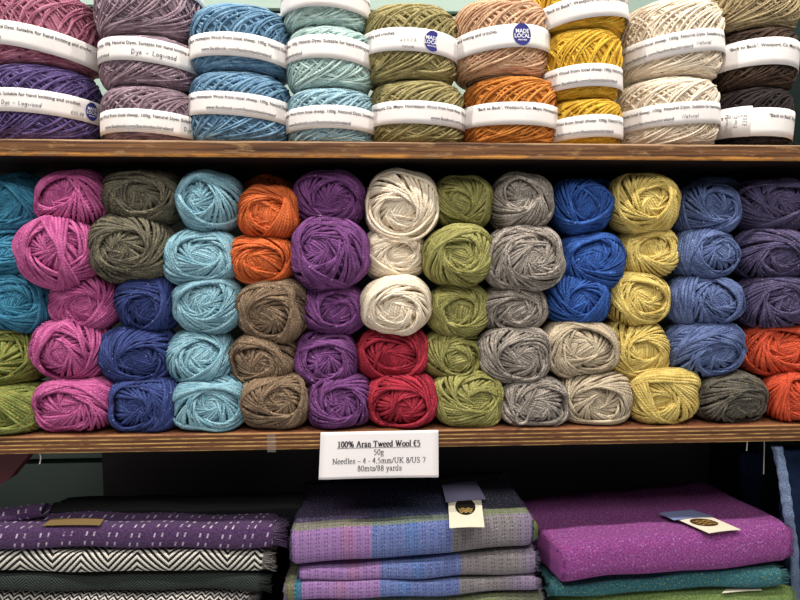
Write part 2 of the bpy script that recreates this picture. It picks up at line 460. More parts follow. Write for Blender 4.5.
def paper_band(cake, R, zoff, h, front=None, row2=None, hand=None, sticker=None, tilt=(0, 0), seed=0, slip=None):
    """front: the words of LINE1 at angle 0 -> (substring, angle); row2: angle of its middle; hand: [(text, angle, z, size, turned, ink)]"""
    rng = np.random.default_rng(seed)
    S = 96; a = np.linspace(0, 2*pi, S, endpoint=False)
    Rb = R+.0010
    prof = [(-h/2, 0), (-h/4, .0003), (0, .0004), (h/4, .0003), (h/2, 0), (h/2, -.0004), (-h/2, -.0004)]
    V = np.array([[(Rb+q+.0002*sin(5*x+seed))*sin(x), -(Rb+q+.0002*sin(5*x+seed))*cos(x), z+.0006*sin(2*x+seed)] for x in a for z, q in prof])
    idx = np.arange(S*7).reshape(S, 7)
    i1 = np.roll(idx, -1, 0)
    Q = np.stack([idx, i1, np.roll(i1, -1, 1), np.roll(idx, -1, 1)], -1).reshape(-1, 4)
    b = mesh_np('paper_band', V, Q, PAPER, parent=cake, loc=(0, 0, zoff))
    b.rotation_euler = (tilt[0], tilt[1], 0)
    Rt = Rb+.0008
    VV = []; TT = []; MM = []; n = 0

    def put(V, T, m):
        nonlocal n
        VV.append(V); TT.append(np.asarray(T)+n); MM.append(np.full(len(T), m)); n += len(V)
    if front:
        sub, ang = front
        V, T = text_mesh(LINE1, .0058, .012)
        x = V[:, 0].max()*(LINE1.index(sub)+len(sub)/2)/len(LINE1)
        put(wrap(V-np.array([x, 0]), ang, h*.17, Rt), T, 0)
    if row2 is not None:
        V, T = text_mesh(LINE2, .0058, .012)
        w = V[:, 0].max()
        put(wrap(V-np.array([w/2, 0]), row2, -h*.3, Rt), T, 0)
        U = np.array([(-w/2+w*i/20, y) for i in range(21) for y in (-.0016, -.00135)])
        put(wrap(U, row2, -h*.3, Rt), [t for i in range(20) for t in ((2*i, 2*i+2, 2*i+3), (2*i, 2*i+3, 2*i+1))], 0)
    for (s, ang, z, size, turned, m) in (hand or []):
        V, T, w = stroke_text(s, HAND, size, .085, .085, .12, .06)
        V = V-np.array([w/2, size*.3])
        if turned: V = np.stack([-V[:, 1], V[:, 0]], 1)
        put(wrap(V, ang, z, Rt+.0001), T, m)
    if VV:
        mesh_np('printing', np.concatenate(VV), None, [INK, INK2, GINK], T=np.concatenate(TT), mi=np.concatenate(MM), smooth=False, parent=b)
    if sticker:
        ang, z, r, cut = sticker
        VV = []; TT = []; MM = []; n = 0
        ring = [(0, 0)]+[(r*.9*cos(x), r*sin(x)) for x in np.linspace(0, 2*pi, 33)]
        if cut: ring = [(min(x, r*(.25+.45*(y/r > -.2)*0+.35*abs(y)/r)), y) for x, y in ring]
        put(wrap(np.array(ring), ang, z, Rt+.0003), [(0, i, i+1) for i in range(1, 33)], 0)
        for s, yy, sz in (('MADE', .12, .50), ('LOCAL', -.30, .50), ('MADE HERE', -.56, .17)):
            V, T = text_mesh(s, r*sz, .02)
            V = V-np.array([V[:, 0].max()/2+(r*.12 if cut else 0), 0])+np.array([0, r*yy])
            put(wrap(V, ang, z, Rt+.0006), T, 1)
        st = mesh_np('round_sticker', np.concatenate(VV), None, [NAVYINK, WHITEINK], T=np.concatenate(TT), mi=np.concatenate(MM), smooth=False, parent=b)
        st['label'] = 'navy round sticker with white lettering'
    if slip:
        a0, a1, z0, z1 = slip
        n_ = 12; A = np.linspace(a0, a1, n_)
        V = [( (Rt+q)*sin(x), -(Rt+q)*cos(x), z) for x in A for z, q in ((z0, 0), (z1, 0), (z1, -.0004), (z0, -.0004))]
        Q = [(4*i+j, 4*i+4+j, 4*i+4+(j+1) % 4, 4*i+(j+1) % 4) for i in range(n_-1) for j in range(4)]
        mesh_np('paper_slip', V, Q, PAPER, parent=b)
    return b


Y1 = .136          # top of the upper board
CY = .078
CM = {k: yarn_mat('cake_'+k, a, b, f, fa, .5, .22, .06, 8., .95, 1.04) for k, (a, b, f, fa) in {
 'rose': ('#8e3f5e', '#b8788c', '#c99aa0', .05), 'violet': ('#3e3060', '#685488', '#8a7ab0', .03),
 'mauve': ('#79606e', '#a58d98', '#bda9a8', .03), 'blue': ('#4a7498', '#7fa5c0', '#a3c4d8', .02),
 'aqua': ('#9fc0bd', '#c3dad2', '#dbe8df', .02), 'sky': ('#7fa6b8', '#a9c9d1', '#c8dfdf', .04),
 'olive': ('#857a4a', '#aea06e', '#c0b486', .02), 'peach': ('#c08f6c', '#dcb592', '#e6c8a8', .02),
 'orange': ('#b5661f', '#d88a3c', '#e2a05a', .02), 'yellow': ('#c8951c', '#e0b53c', '#ebca66', .02),
 'cream': ('#f5dfc0', '#fff0da', '#fcf6ea', .02), 'black': ('#1c1716', '#33292a', '#4a3e3a', .03),
 'brown': ('#33241c', '#4c382c', '#6a5340', .03), 'fawn': ('#8b7656', '#b3a078', '#cbb98f', .04)}.items()}
T = math.radians
# px centre, half width px, z centre, half height, colour, label, band(z, front, row2, hand, sticker, tilt, slip)
CAKES = [
 (42, 58, .194, .049, 'violet', 'deep violet wool cake with paper band, lower one at far left of top shelf', dict(z=.0, front=('for hand knitting', -.2), hand=[('Dye - Logwood', -.42, -.004, .0075, 0, 1), ('€25.00', .50, -.006, .006, 0, 0)], sticker=(.80, .001, .0115, 0), tilt=(.02, .07))),
 (42, 60, .284, .049, 'rose', 'dusky rose wool cake with white paper band stacked on the violet one', dict(z=-.006, front=('for hand knitting', .1), row2=-1.35, tilt=(.03, .16))),
 (150, 46, .172, .041, 'mauve', 'greyish mauve wool cake, lowest of its stack, green handwriting on its band', dict(z=-.008, front=('100g. Natural Dyes', .0), row2=-.35, hand=[('Dye - ', .75, -.004, .008, 0, 2)], tilt=(0, .02))),
 (150, 46, .258, .045, 'mauve', 'greyish mauve wool cake with Logwood written on its band, middle of its stack', dict(z=.0, front=('Suitable for hand', .0), row2=-1.55, hand=[('Dye - Logwood', .05, -.004, .0085, 0, 1)], tilt=(0, .04))),
 (150, 49, .346, .045, 'mauve', 'greyish mauve wool cake at the top of its stack, cut by the upper frame edge', dict(z=.012, front=('Natural', 0), tilt=(0, 0))),
 (240, 51, .186, .049, 'blue', 'mid blue wool cake with paper band, lower of the two blue ones', dict(z=.005, front=('local sheep. 100g', .05), row2=.0, tilt=(0, .07))),
 (242, 50, .283, .050, 'blue', 'mid blue wool cake with paper band, upper of the two blue ones', dict(z=-.007, front=('local sheep. 100g', .0), row2=-.12, tilt=(0, .06))),
 (332, 44, .174, .040, 'sky', 'bluish aqua wool cake, lowest in the pale stack between blue and olive', dict(z=.001, front=('sheep. 100g. Natural', -.1), row2=-.35, tilt=(0, .01))),
 (331, 42, .256, .043, 'aqua', 'pale mint wool cake, middle of its stack beside the blue cakes', dict(z=.002, front=('Suitable for hand', .1), row2=-1.4, tilt=(0, .04))),
 (327, 42, .343, .044, 'aqua', 'pale mint wool cake at the top of its stack, cut by the upper frame edge', dict(z=.006, front=('Back to Back', .2), tilt=(0, 0))),
 (418, 48, .184, .048, 'olive', 'olive green wool cake, lower of two, web address on right of its band', dict(z=-.001, front=('Mayo. Homespun Wool', -.1), row2=.95, tilt=(0, .02))),
 (411, 48, .289, .050, 'olive', 'olive green wool cake with cut navy round sticker on its band', dict(z=-.016, front=('hand knitting and crochet.', -.75), hand=[('a t N 2 0', -.02, -.002, .005, 0, 0), ('Natural', -.02, -.0095, .005, 0, 0)], sticker=(.45, .0, .0125, 1), tilt=(0, .05))),
 (513, 49, .188, .051, 'orange', 'burnt orange wool cake with plain paper band under the peach one', dict(z=-.002, front=('Westport, Co. Mayo', .25), tilt=(0, .03))),
 (502, 49, .294, .050, 'peach', 'peach wool cake with whole navy round sticker on its band', dict(z=-.017, front=('hand knitting and crochet.', -.5), sticker=(.42, .0015, .0135, 0), tilt=(0, -.06))),
 (589, 36, .166, .031, 'yellow', 'golden yellow wool cake, lowest and narrowest of the yellow stack', dict(z=-.002, front=('local sheep. 100g', 0), row2=-.1, tilt=(0, -.03))),
 (584, 39, .238, .043, 'yellow', 'golden yellow wool cake, middle of its stack with web address on band', dict(z=-.010, front=('from local sheep.', 0), row2=.15, tilt=(0, -.04))),
 (581, 46, .327, .047, 'yellow', 'golden yellow wool cake at the top of its stack, cut by the frame edge', dict(z=-.010, front=('Back to Back', -.4), tilt=(0, -.14))),
 (671, 52, .187, .051, 'cream', 'cream wool cake with paper band, lower of the two cream ones', dict(z=-.002, front=('100g. Natural Dyes', .0), row2=-.5, hand=[('Natural', .45, -.005, .007, 0, 1)], tilt=(0, -.07))),
 (673, 52, .294, .052, 'cream', 'cream wool cake with paper band, upper of the two cream ones', dict(z=-.016, front=('sheep. 100g. Natural', .0), row2=-.25, hand=[('Natural', .62, -.004, .007, 0, 1)], tilt=(0, -.12))),
 (757, 38, .176, .041, 'black', 'near black wool cake with upright handwriting on its paper band, lowest at far right', dict(z=-.011, h=.036, front=('Back to Back', .75), hand=[('Coloured', -.50, 0, .0064, 1, 1), ('Black', -.29, 0, .0068, 1, 1), ('£20', -.08, 0, .0072, 1, 1)], tilt=(0, .06), slip=(-.9, .05, -.019, .020))),
 (759, 38, .258, .042, 'brown', 'dark brown wool cake with paper band, middle of the far right stack', dict(z=-.003, h=.034, front=('Westport, Co', .45), tilt=(0, .03))),
 (750, 46, .342, .043, 'fawn', 'fawn brown wool cake at the top of the far right stack', dict(z=.012, front=None, tilt=(0, -.1))),
]
# where each band's middle and each cake's top stand, as pixel rows at their own depth
LEVELS = [(99, 64), (33, -10), (121, 86), (49, 36), (-28, -34), (103, 71), (44, 8), (117, 88), (47, 27), (-5, -34), (112, 80), (39, 7), (113, 75), (36, 1),
          (126, 99), (75, 29), (5, -30), (112, 76), (40, 2), (122, 88), (51, 28), (-30, -32)]
STARTS = (0, 2, 5, 7, 10, 12, 14, 17, 19)
for i, (px, hw, zc, H, colr, lab, b) in enumerate(CAKES):
    b = dict(b)
    bpx, tpx = LEVELS[i]
    top = at(px, tpx, .032 if tpx > 20 else .045)[2]
    bot = Y1 if i in STARTS else prev-.0015
    prev = top
    zc, H = (top+bot)/2, (top-bot)/2
    b['z'] = at(px, bpx, .011)[2]-zc
    y = CY
    p = at(px, 300, y)
    D = y+.75
    R = hw*(D-.03)/F*1.03
    R = min(R, .068)
    y = .010+R; p = at(px, 300, y-.035)
    o = wool_cake('wool_cake', (p[0], y, zc), R, H, 40+i, CM[colr], b['z'], b.get('tilt', (0, 0)))
    tag(o, lab, 'wool cake', {'violet': 'logwood dyed wool cakes', 'rose': 'logwood dyed wool cakes'}.get(colr, colr+' wool cakes on the top shelf'))
    bt = b.get('tilt', (0, 0))
    dv = math.atan2(-p[0], .75+y)
    if b.get('front'): b['front'] = (b['front'][0], b['front'][1]+dv)
    if b.get('row2') is not None: b['row2'] += dv
    if b.get('hand'): b['hand'] = [(q[0], q[1]+dv)+q[2:] for q in b['hand']]
    if b.get('sticker'): b['sticker'] = (b['sticker'][0]+dv,)+b['sticker'][1:]
    if b.get('slip'): b['slip'] = (b['slip'][0]+dv, b['slip'][1]+dv)+b['slip'][2:]
    paper_band(o, R-.0005, b['z'], b.get('h', .028), b.get('front'), b.get('row2'), b.get('hand'), b.get('sticker'), bt, i, b.get('slip'))

# ------------------------------------------------------------------ wool balls in the pigeon hole
M = {k: yarn_mat('wool_'+k, *v, marl={'brown': .9, 'grey': .9, 'charcoal': .95, 'moss': .9, 'oat': .6, 'cream': .1, 'heather': .7, 'leaf': .7}.get(k, .5)) for k, v in {
 'teal': ('#1f6688', '#3b8eb0', '#4f8fd0', .04), 'magenta': ('#a63678', '#c85c98', '#e07aa8', .03),
 'moss': ('#4e4a40', '#76705a', '#8a7f5a', .08), 'sky': ('#639bb0', '#92bfcc', '#c4e2e2', .03),
 'orange': ('#c94a12', '#e0662a', '#f0904a', .02), 'purple': ('#5c2860', '#84488a', '#c59ac8', .01),
 'cream': ('#f3dcb8', '#ffefd6', '#f8f3e8', .01), 'lime': ('#827e3c', '#a8a45c', '#ccba60', .04),
 'leaf': ('#697330', '#929848', '#b78b3a', .07), 'grey': ('#80766c', '#b4a89c', '#4e4a48', .08),
 'royal': ('#163a86', '#2858ae', '#6a98e0', .01), 'oat': ('#b09c80', '#d2c0a2', '#8f7f70', .03),
 'yellow': ('#cfae48', '#e4ca70', '#efdc92', .02), 'denim': ('#3d4d80', '#6074a4', '#8ea6cc', .03),
 'heather': ('#3c3656', '#584f76', '#8a6a88', .06), 'navy': ('#212d64', '#36488a', '#8090c8', .02),
 'brown': ('#6d5644', '#967c60', '#b79c78', .06), 'red': ('#8e1024', '#b82238', '#e0606a', .01),
 'flame': ('#c03416', '#dc4a24', '#f08058', .02), 'charcoal': ('#4a4640', '#6c665a', '#85753a', .07)}.items()}
COLN = {'teal': 'teal blue', 'magenta': 'magenta pink', 'moss': 'dark moss green', 'sky': 'light blue', 'orange': 'bright orange', 'purple': 'purple', 'cream': 'cream white',
        'lime': 'lime green', 'leaf': 'leaf green', 'grey': 'marled grey', 'royal': 'royal blue', 'oat': 'oatmeal beige', 'yellow': 'soft yellow', 'denim': 'denim blue',
        'heather': 'heather violet', 'navy': 'navy blue', 'brown': 'tweedy brown', 'red': 'crimson red', 'flame': 'flame red', 'charcoal': 'charcoal brown'}
COLS = [
 ('far left teal and leaf green column', [('teal', 8, 206, 36, 26), ('teal', 0, 250, 42, 28), ('teal', 10, 303, 38, 30), ('leaf', 4, 358, 38, 31), ('leaf', 8, 410, 40, 26)]),
 ('magenta column', [('magenta', 71, 199, 33, 28), ('magenta', 55, 253, 38, 36), ('magenta', 83, 303, 34, 28), ('magenta', 68, 350, 37, 33), ('magenta', 81, 405, 36, 29)]),
 ('moss and navy column', [('moss', 141, 198, 38, 28), ('moss', 127, 248, 39, 34), ('navy', 147, 303, 30, 31), ('navy', 135, 357, 36, 30), ('navy', 148, 405, 33, 28)]),
 ('light blue column', [('sky', 208, 202, 31, 31), ('sky', 199, 257, 37, 28), ('sky', 207, 304, 35, 29), ('sky', 199, 357, 34, 29), ('sky', 213, 403, 35, 29)]),
 ('orange and brown column', [('orange', 268, 212, 31, 27), ('orange', 261, 260, 32, 25), ('brown', 273, 312, 35, 33), ('brown', 262, 361, 34, 28), ('brown', 277, 401, 33, 29)]),
 ('purple column', [('purple', 330, 200, 35, 29), ('purple', 328, 253, 38, 37), ('purple', 333, 309, 33, 28), ('purple', 327, 359, 32, 29), ('purple', 340, 402, 32, 29)]),
 ('cream and red column', [('cream', 402, 204, 36, 34), ('cream', 394, 254, 32, 27), ('cream', 397, 306, 34, 31), ('red', 393, 355, 36, 28), ('red', 403, 399, 35, 28)]),
 ('lime column', [('lime', 464, 203, 29, 27), ('lime', 460, 256, 36, 31), ('lime', 460, 312, 33, 28), ('lime', 453, 355, 33, 28), ('lime', 467, 399, 34, 28)]),
 ('marled grey column', [('grey', 523, 202, 31, 29), ('grey', 527, 258, 40, 33), ('grey', 515, 308, 34, 27), ('grey', 517, 356, 37, 30), ('grey', 533, 401, 35, 26)]),
 ('royal blue and oatmeal column', [('royal', 583, 207, 30, 29), ('royal', 594, 262, 34, 30), ('royal', 579, 300, 33, 28), ('oat', 581, 349, 38, 31), ('oat', 593, 397, 36, 29)]),
 ('soft yellow column', [('yellow', 647, 203, 35, 30), ('yellow', 650, 252, 31, 27), ('yellow', 639, 298, 32, 29), ('yellow', 638, 350, 32, 33), ('yellow', 661, 395, 36, 29)]),
 ('denim blue column', [('denim', 710, 210, 31, 27), ('denim', 708, 254, 33, 27), ('denim', 706, 301, 38, 28), ('denim', 707, 349, 41, 30), ('charcoal', 728, 397, 36, 27)]),
 ('far right heather and flame column', [('heather', 775, 206, 37, 29), ('heather', 777, 254, 38, 28), ('heather', 779, 302, 39, 28), ('flame', 781, 349, 38, 30), ('flame', 795, 396, 36, 28)]),
]
RANK = ['topmost', 'second from top', 'middle one', 'second from bottom', 'bottom one']
Y2 = -.2266        # top of the lower board
rnd = random.Random(5)
# which balls stand further out or further back (from who overlaps whom in the photo)
FRONT = {(1, 1): -.012, (5, 1): -.012, (7, 1): -.01, (8, 1): -.012, (6, 0): -.004, (6, 2): -.014, (2, 1): -.004, (2, 0): .004, (1, 3): -.008, (1, 2): .006, (0, 1): .012,
         (9, 3): -.008, (11, 3): -.01, (8, 3): -.01, (4, 2): -.008, (9, 2): -.002, (9, 1): .004, (10, 1): .012, (5, 0): .01, (7, 0): .014, (11, 0): .012, (12, 0): .012, (9, 0): .01,
         (2, 2): .008, (10, 0): -.0, (0, 0): .012, (7, 3): .006, (6, 1): .008, (10, 4): -.006, (3, 1): -.0, (0, 2): .004, (0, 3): .002}
BALLS = {}
for ci, (cname, items) in enumerate(COLS):
    for ri, (k, px, py, rx, rz) in enumerate(items):
        yd = .046; y = .052+FRONT.get((ci, ri), 0)+rnd.uniform(-.003, .003)
        D = y+.75; sc = D/F
        p = at(px, py, y-.018); sc = (y-.018+.75)/F
        RX, RZ = rx*sc*1.045, rz*sc*1.03
        z = p[2]
        if ri == 4:
            top = z+RZ; RZ = (top-Y2+.003)/2; z = Y2-.003+RZ; y = min(y, .040)
        o = wool_ball('wool_ball', (p[0], y, z), RX, yd, RZ, 100+ci*10+ri, M[k], n=3.1 if ri == 4 else 2.4)
        BALLS[ci, ri] = o
        tag(o, f'{COLN[k]} wool ball, {RANK[ri]} of the {cname}', 'wool ball', COLN[k]+' wool balls')
def loose(key, pts, dy):
    o = BALLS[key]; L = np.array(o.location)
    P = np.array([at(px, py, L[1]+d)-L for (px, py), d in zip(pts, dy)])
    for _ in range(3):   # round the corners of the run
        P = np.concatenate([P[:1], np.stack([.75*P[:-1]+.25*P[1:], .25*P[:-1]+.75*P[1:]], 1).reshape(-1, 3), P[-1:]])
    g = Geo(); g.tubes(P[None], .0019, np.broadcast_to(np.array([0, -1., .01]), P[None].shape), 8)
    g.build('loose_strand', o.data.materials[0], parent=o)


loose((6, 0), [(372, 188), (366, 205), (370, 226), (392, 240), (420, 240), (436, 222), (439, 204), (430, 192)], (-.01, -.02, -.03, -.036, -.036, -.03, -.02, -.01))
loose((6, 0), [(371, 200), (369, 216), (385, 234), (412, 236), (432, 216), (434, 203)], (-.02, -.032, -.040, -.040, -.032, -.02))
loose((8, 4), [(530, 396), (524, 405), (516, 416), (518, 424), (526, 423), (530, 412), (536, 402)], (-.044, -.047, -.048, -.047, -.047, -.048, -.046))
# a second row stands behind; only the tops of its highest balls peep over the first
BACK = [('teal', 20, 192, 36, 28), ('magenta', 76, 192, 32, 26), ('moss', 143, 192, 34, 26), ('sky', 214, 193, 33, 27), ('orange', 269, 196, 30, 27), ('purple', 326, 190, 32, 26),
        ('lime', 462, 195, 29, 26), ('grey', 524, 192, 31, 26), ('royal', 588, 197, 30, 27), ('yellow', 640, 193, 34, 25), ('denim', 712, 199, 32, 28), ('heather', 777, 197, 35, 28)]
for i, (k, px, py, rx, rz) in enumerate(BACK):
    y = .155; sc = (y+.75)/F; p = at(px, py, y)
    z = min(p[2], .113-rz*sc)
    o = wool_ball('wool_ball', (p[0], y, z), rx*sc, .044, rz*sc, 400+i, M[k])
    tag(o, f'{COLN[k]} wool ball in shade behind the topmost {COLN[k]} ball', 'wool ball', 'second row of wool balls')

# ------------------------------------------------------------------ the shelving
def wood(name, kind):
    t = NT(name, .55)
    co, x, y, z = t.coord('Object')
    n1 = t.noise(t.vec(t.math('MULTIPLY', x, 5), t.math('MULTIPLY', y, 40), t.math('MULTIPLY', z, 260)), 1, 4, .65)
    n2 = t.noise(t.vec(t.math('MULTIPLY', x, 22), t.math('MULTIPLY', y, 60), t.math('MULTIPLY', z, 120)), 1, 5, .7)
    if kind == 1:
        zz = t.math('ADD', z, t.math('MULTIPLY', t.math('SUBTRACT', t.noise(t.vec(t.math('MULTIPLY', x, 14), 0., 0.), 1, 3), .5), .008))
        c = t.mix(t.ramp(n1, .35, .65), lin('#3c2417'), lin('#7e5636'))
        c = t.mix(t.math('MULTIPLY', t.ramp(n2, .55, .63), .7), c, lin('#a07c54'))
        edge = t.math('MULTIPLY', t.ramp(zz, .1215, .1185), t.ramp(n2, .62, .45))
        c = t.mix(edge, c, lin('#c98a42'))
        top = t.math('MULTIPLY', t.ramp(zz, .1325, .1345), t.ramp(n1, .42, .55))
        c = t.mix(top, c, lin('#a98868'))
    else:
        w = t.math('ADD', z, t.math('MULTIPLY', t.math('SUBTRACT', t.noise(t.vec(t.math('MULTIPLY', x, 4), 0., 0.), 1, 3), .5), .0022))
        s = t.math('SINE', t.math('MULTIPLY', w, 2*pi/.0052))
        c = t.mix(t.ramp(n1, .35, .65), lin('#432619'), lin('#7c5032'))
        ln = t.math('MULTIPLY', t.ramp(s, .45, .9), t.ramp(n2, .38, .56))
        c = t.mix(t.math('MULTIPLY', ln, .9), c, lin('#d6ac68'))
        dk = t.math('MULTIPLY', t.ramp(s, -.5, -.95), t.ramp(n2, .42, .6))
        c = t.mix(t.math('MULTIPLY', dk, .6), c, lin('#38190f'))
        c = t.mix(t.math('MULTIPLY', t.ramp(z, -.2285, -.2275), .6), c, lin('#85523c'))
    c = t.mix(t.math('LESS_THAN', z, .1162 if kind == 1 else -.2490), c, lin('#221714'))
    t.base(c); t.bump(t.math('ADD', n1, n2), .0008, .6)
    return t.m


W1 = wood('worn_board_wood', 1); W2 = wood('plywood_edge_wood', 2)


def board(name, lo, hi, mat, r=.0012, nx=80, seed=1):
    """long board with softened, slightly knocked front arrises"""
    rng = np.random.default_rng(seed)
    xs = np.linspace(lo[0], hi[0], nx)
    y0, y1, z0, z1 = lo[1], hi[1], lo[2], hi[2]
    V = []
    k1 = np.convolve(rng.random(nx+4), np.ones(5)/5, 'valid')*.0016; k2 = np.convolve(rng.random(nx+4), np.ones(5)/5, 'valid')*.0018
    for i, x in enumerate(xs):
        a = r+k1[i]; b = r+k2[i]
        V += [(x, y1, z0), (x, y0+b, z0), (x, y0+b*.3, z0+b*.3), (x, y0, z0+b), (x, y0, z1-a), (x, y0+a*.3, z1-a*.3), (x, y0+a, z1), (x, y1, z1)]
    idx = np.arange(nx*8).reshape(nx, 8); i0 = idx[:-1]; i1 = idx[1:]
    Q = np.stack([i0, i1, np.roll(i1, -1, 1), np.roll(i0, -1, 1)], -1).reshape(-1, 4)
    Q = np.concatenate([Q, [[0, 1, 6, 7], [1, 2, 5, 6], [2, 3, 4, 5]], (np.array([[7, 6, 1, 0], [6, 5, 2, 1], [5, 4, 3, 2]])+(nx-1)*8)])
    return mesh_np(name, V, Q, mat, smooth=False)


WALLY = .33
tag(board('shelf_board', (-.80, 0, .1160), (.638, WALLY-.004, Y1), W1, seed=3), 'worn brown wooden shelf board under the banded wool cakes', 'shelf board')
tag(board('shelf_board', (-.80, 0, -.2492), (.638, WALLY-.004, Y2), W2, seed=4), 'striped plywood shelf board under the wool balls, price sign on its edge', 'shelf board')
tag(board('shelf_board', (-.80, 0, -.545), (.638, WALLY-.004, -.522), W2, seed=6), 'lowest wooden shelf board carrying the folded woven throws', 'shelf board')

WALLM = NT('sage_painted_board', .6)
co, x, y, z = WALLM.coord('Object')
WALLM.base(WALLM.mix(WALLM.noise(co, 6, 4), lin('#93aaa0'), lin('#a9bcb2')))
WALLM.bump(WALLM.noise(co, 120, 3), .0005, .5); WALLM = WALLM.m
GR = plain('groove_dark', '#2c3432', .8)
g = Geo(); edges = [-.64, -.372, -.10, .165, .4165, .68, .95]
for a, b in zip(edges[:-1], edges[1:]): g.box((-1.1, WALLY, a+.0045), (1.0, WALLY+.015, b-.0045), 0)
g.box((-1.1, WALLY+.012, -.62), (1.0, WALLY+.03, .95), 1)
tag(g.build('wall_back', [WALLM, GR], smooth=False), kind='structure')

BP = plain('shade_tone', '#5c5658', .8)  # added dark panel: the shade on the back wall put into colour
g = Geo(); xp = at(104, 480, WALLY)[0]; g.box((xp, WALLY-.004, -.52), (.638, WALLY, -.2492)); tag(g.build('shade_panel', BP, smooth=False), 'added dark panel standing in for shade behind the woven throws', 'panel')
DK = NT('dark_green_upright', .6)
co, x, y, z = DK.coord('Object')
DK.base(DK.mix(DK.noise(co, 9, 4), lin('#1b2a2a'), lin('#243534'))); DK = DK.m
g = Geo(); g.box((.640, -.012, -.64), (.662, WALLY, .9)); o = g.build('shelf_upright', DK, smooth=False)
tag(o, 'dark green upright panel closing the shelves at the right edge', 'shelf upright')
g = Geo(); g.box((-.822, -.012, -.62), (-.80, WALLY, .9)); o = g.build('shelf_upright', DK, smooth=False)
tag(o, 'dark green upright panel carrying the boards beyond the left edge', 'shelf upright')
# triangular bracket at the left
RB = plain('oxblood_wood', '#4a1c22', .5)
bt = at(38, 462, .06); bx0 = at(-60, 462, .06)
V = []
for yy in (.03, .05):
    V += [(bx0[0], yy, -.2495), (at(36, 460, .03)[0], yy, -.2495), (at(8, 480, .03)[0], yy, at(8, 480, .03)[2]), (at(-60, 520, .03)[0], yy, at(-60, 520, .03)[2])]
Q = [(0, 3, 2, 1), (4, 5, 6, 7), (0, 1, 5, 4), (1, 2, 6, 5), (2, 3, 7, 6), (3, 0, 4, 7)]
tag(mesh_np('shelf_bracket', V, Q, RB, smooth=False), 'dark oxblood wooden bracket under the plywood board at far left', 'bracket')

# ------------------------------------------------------------------ price sign
c00, c10, c11, c01 = [at(*q) for q in ((320.6, 432.4, -.0035), (438.4, 430, -.0035), (438.6, 477.4, -.007), (318.6, 479.6, -.008))]


def sgn(u, v, e=0.):   # v down
    p = (1-v)*((1-u)*c00+u*c10)+v*((1-u)*c01+u*c11)
    p = p+np.array([0, .0018*sin(u*pi)*v-.0012*(u > .0)*(1-u)**3*v, 0])
    return p+np.array([0, -e, 0])


n = 16
V = [sgn(i/n, j/n, e) for e in (0, -.0004) for i in range(n+1) for j in range(n+1)]
I = np.arange(2*(n+1)**2).reshape(2, n+1, n+1)
Q = [(I[0, i, j], I[0, i, j+1], I[0, i+1, j+1], I[0, i+1, j]) for i in range(n) for j in range(n)]+[(I[1, i, j], I[1, i+1, j], I[1, i+1, j+1], I[1, i, j+1]) for i in range(n) for j in range(n)]
for i in range(n):
    Q += [(I[0, i, 0], I[0, i+1, 0], I[1, i+1, 0], I[1, i, 0]), (I[0, i, n], I[1, i, n], I[1, i+1, n], I[0, i+1, n]), (I[0, 0, i], I[1, 0, i], I[1, 0, i+1], I[0, 0, i+1]), (I[0, n, i], I[0, n, i+1], I[1, n, i+1], I[1, n, i])]
SIGNP = plain('sign_paper', '#f4eeee', .75)
sign = mesh_np('price_sign', V, Q, SIGNP)
tag(sign, 'white paper price sign taped to the plywood shelf edge', 'price sign')
W = 118.; Hh = 48.
VV = []; TT = []; n_ = 0
for s, cx, by, size, wv, wh, xw in (('100% Aran Tweed Wool €5', 58.5, 15.6, 8.8, .16, .06, 83), ('50g', 58.5, 24, 8.4, .09, .045, 10.5),
                                    ('Needles – 4 - 4.5mm/UK 8/US 7', 59, 32.6, 8.4, .09, .045, 92.5), ('80mts/88 yards', 59.5, 40.4, 8.4, .09, .045, 44)):
    V, T_, w = stroke_text(s, SERIF, size, wv, wh, 0, .0)
    V = V*np.array([xw/w, 1])
    P = [sgn((cx-xw/2+a)/W, (by-b)/Hh, .0004) for a, b in V]
    VV += P; TT += [tuple(i+n_ for i in t) for t in T_]; n_ += len(P)
    if s[0] == '1':
        U = [sgn((cx-xw/2+xw*i/20)/W, (by+q)/Hh, .0004) for i in range(21) for q in (.8, 1.25)]
        VV += U; TT += [tuple(i_+n_ for i_ in t) for i in range(20) for t in ((2*i, 2*i+1, 2*i+3), (2*i, 2*i+3, 2*i+2))]; n_ += len(U)
mesh_np('printed_text', VV, None, plain('black_print', '#38343a', .8), T=TT, smooth=False, parent=sign)

# clear tape remnants and little hooks under the board
TAPE = NT('clear_tape', .15); TAPE.b.inputs['Base Color'].default_value = lin('#d8d2cc'); TAPE.b.inputs['Alpha'].default_value = .08; TAPE = TAPE.m


def tape(px0, py0, px1, py1, lab):
    a = at(px0, py0, -.0006); b = at(px1, py1, -.0006); g = Geo()
    n = 6; V = []
    for e in (0, -.0003):
        for i in range(n+1):
            x = a[0]+(b[0]-a[0])*i/n
            V += [(x, -.0006+e, a[2]+.0006*sin(i*2.)), (x, -.0006+e, b[2]+.0009*sin(i*3.1))]
    m = 2*(n+1); Q = []
    for i in range(n):
        Q += [(2*i, 2*i+1, 2*i+3, 2*i+2), (m+2*i, m+2*i+2, m+2*i+3, m+2*i+1), (2*i, 2*i+2, m+2*i+2, m+2*i), (2*i+1, m+2*i+1, m+2*i+3, 2*i+3)]
    Q += [(0, m, m+1, 1), (2*n, 2*n+1, m+2*n+1, m+2*n)]
    tag(mesh_np('tape_strip', V, Q, TAPE, smooth=False), lab, 'tape')


tape(267, 434.5, 276, 452, 'strip of clear tape on the plywood edge left of the price sign')
WH = plain('pale_plastic', '#b9b4ae', .5)


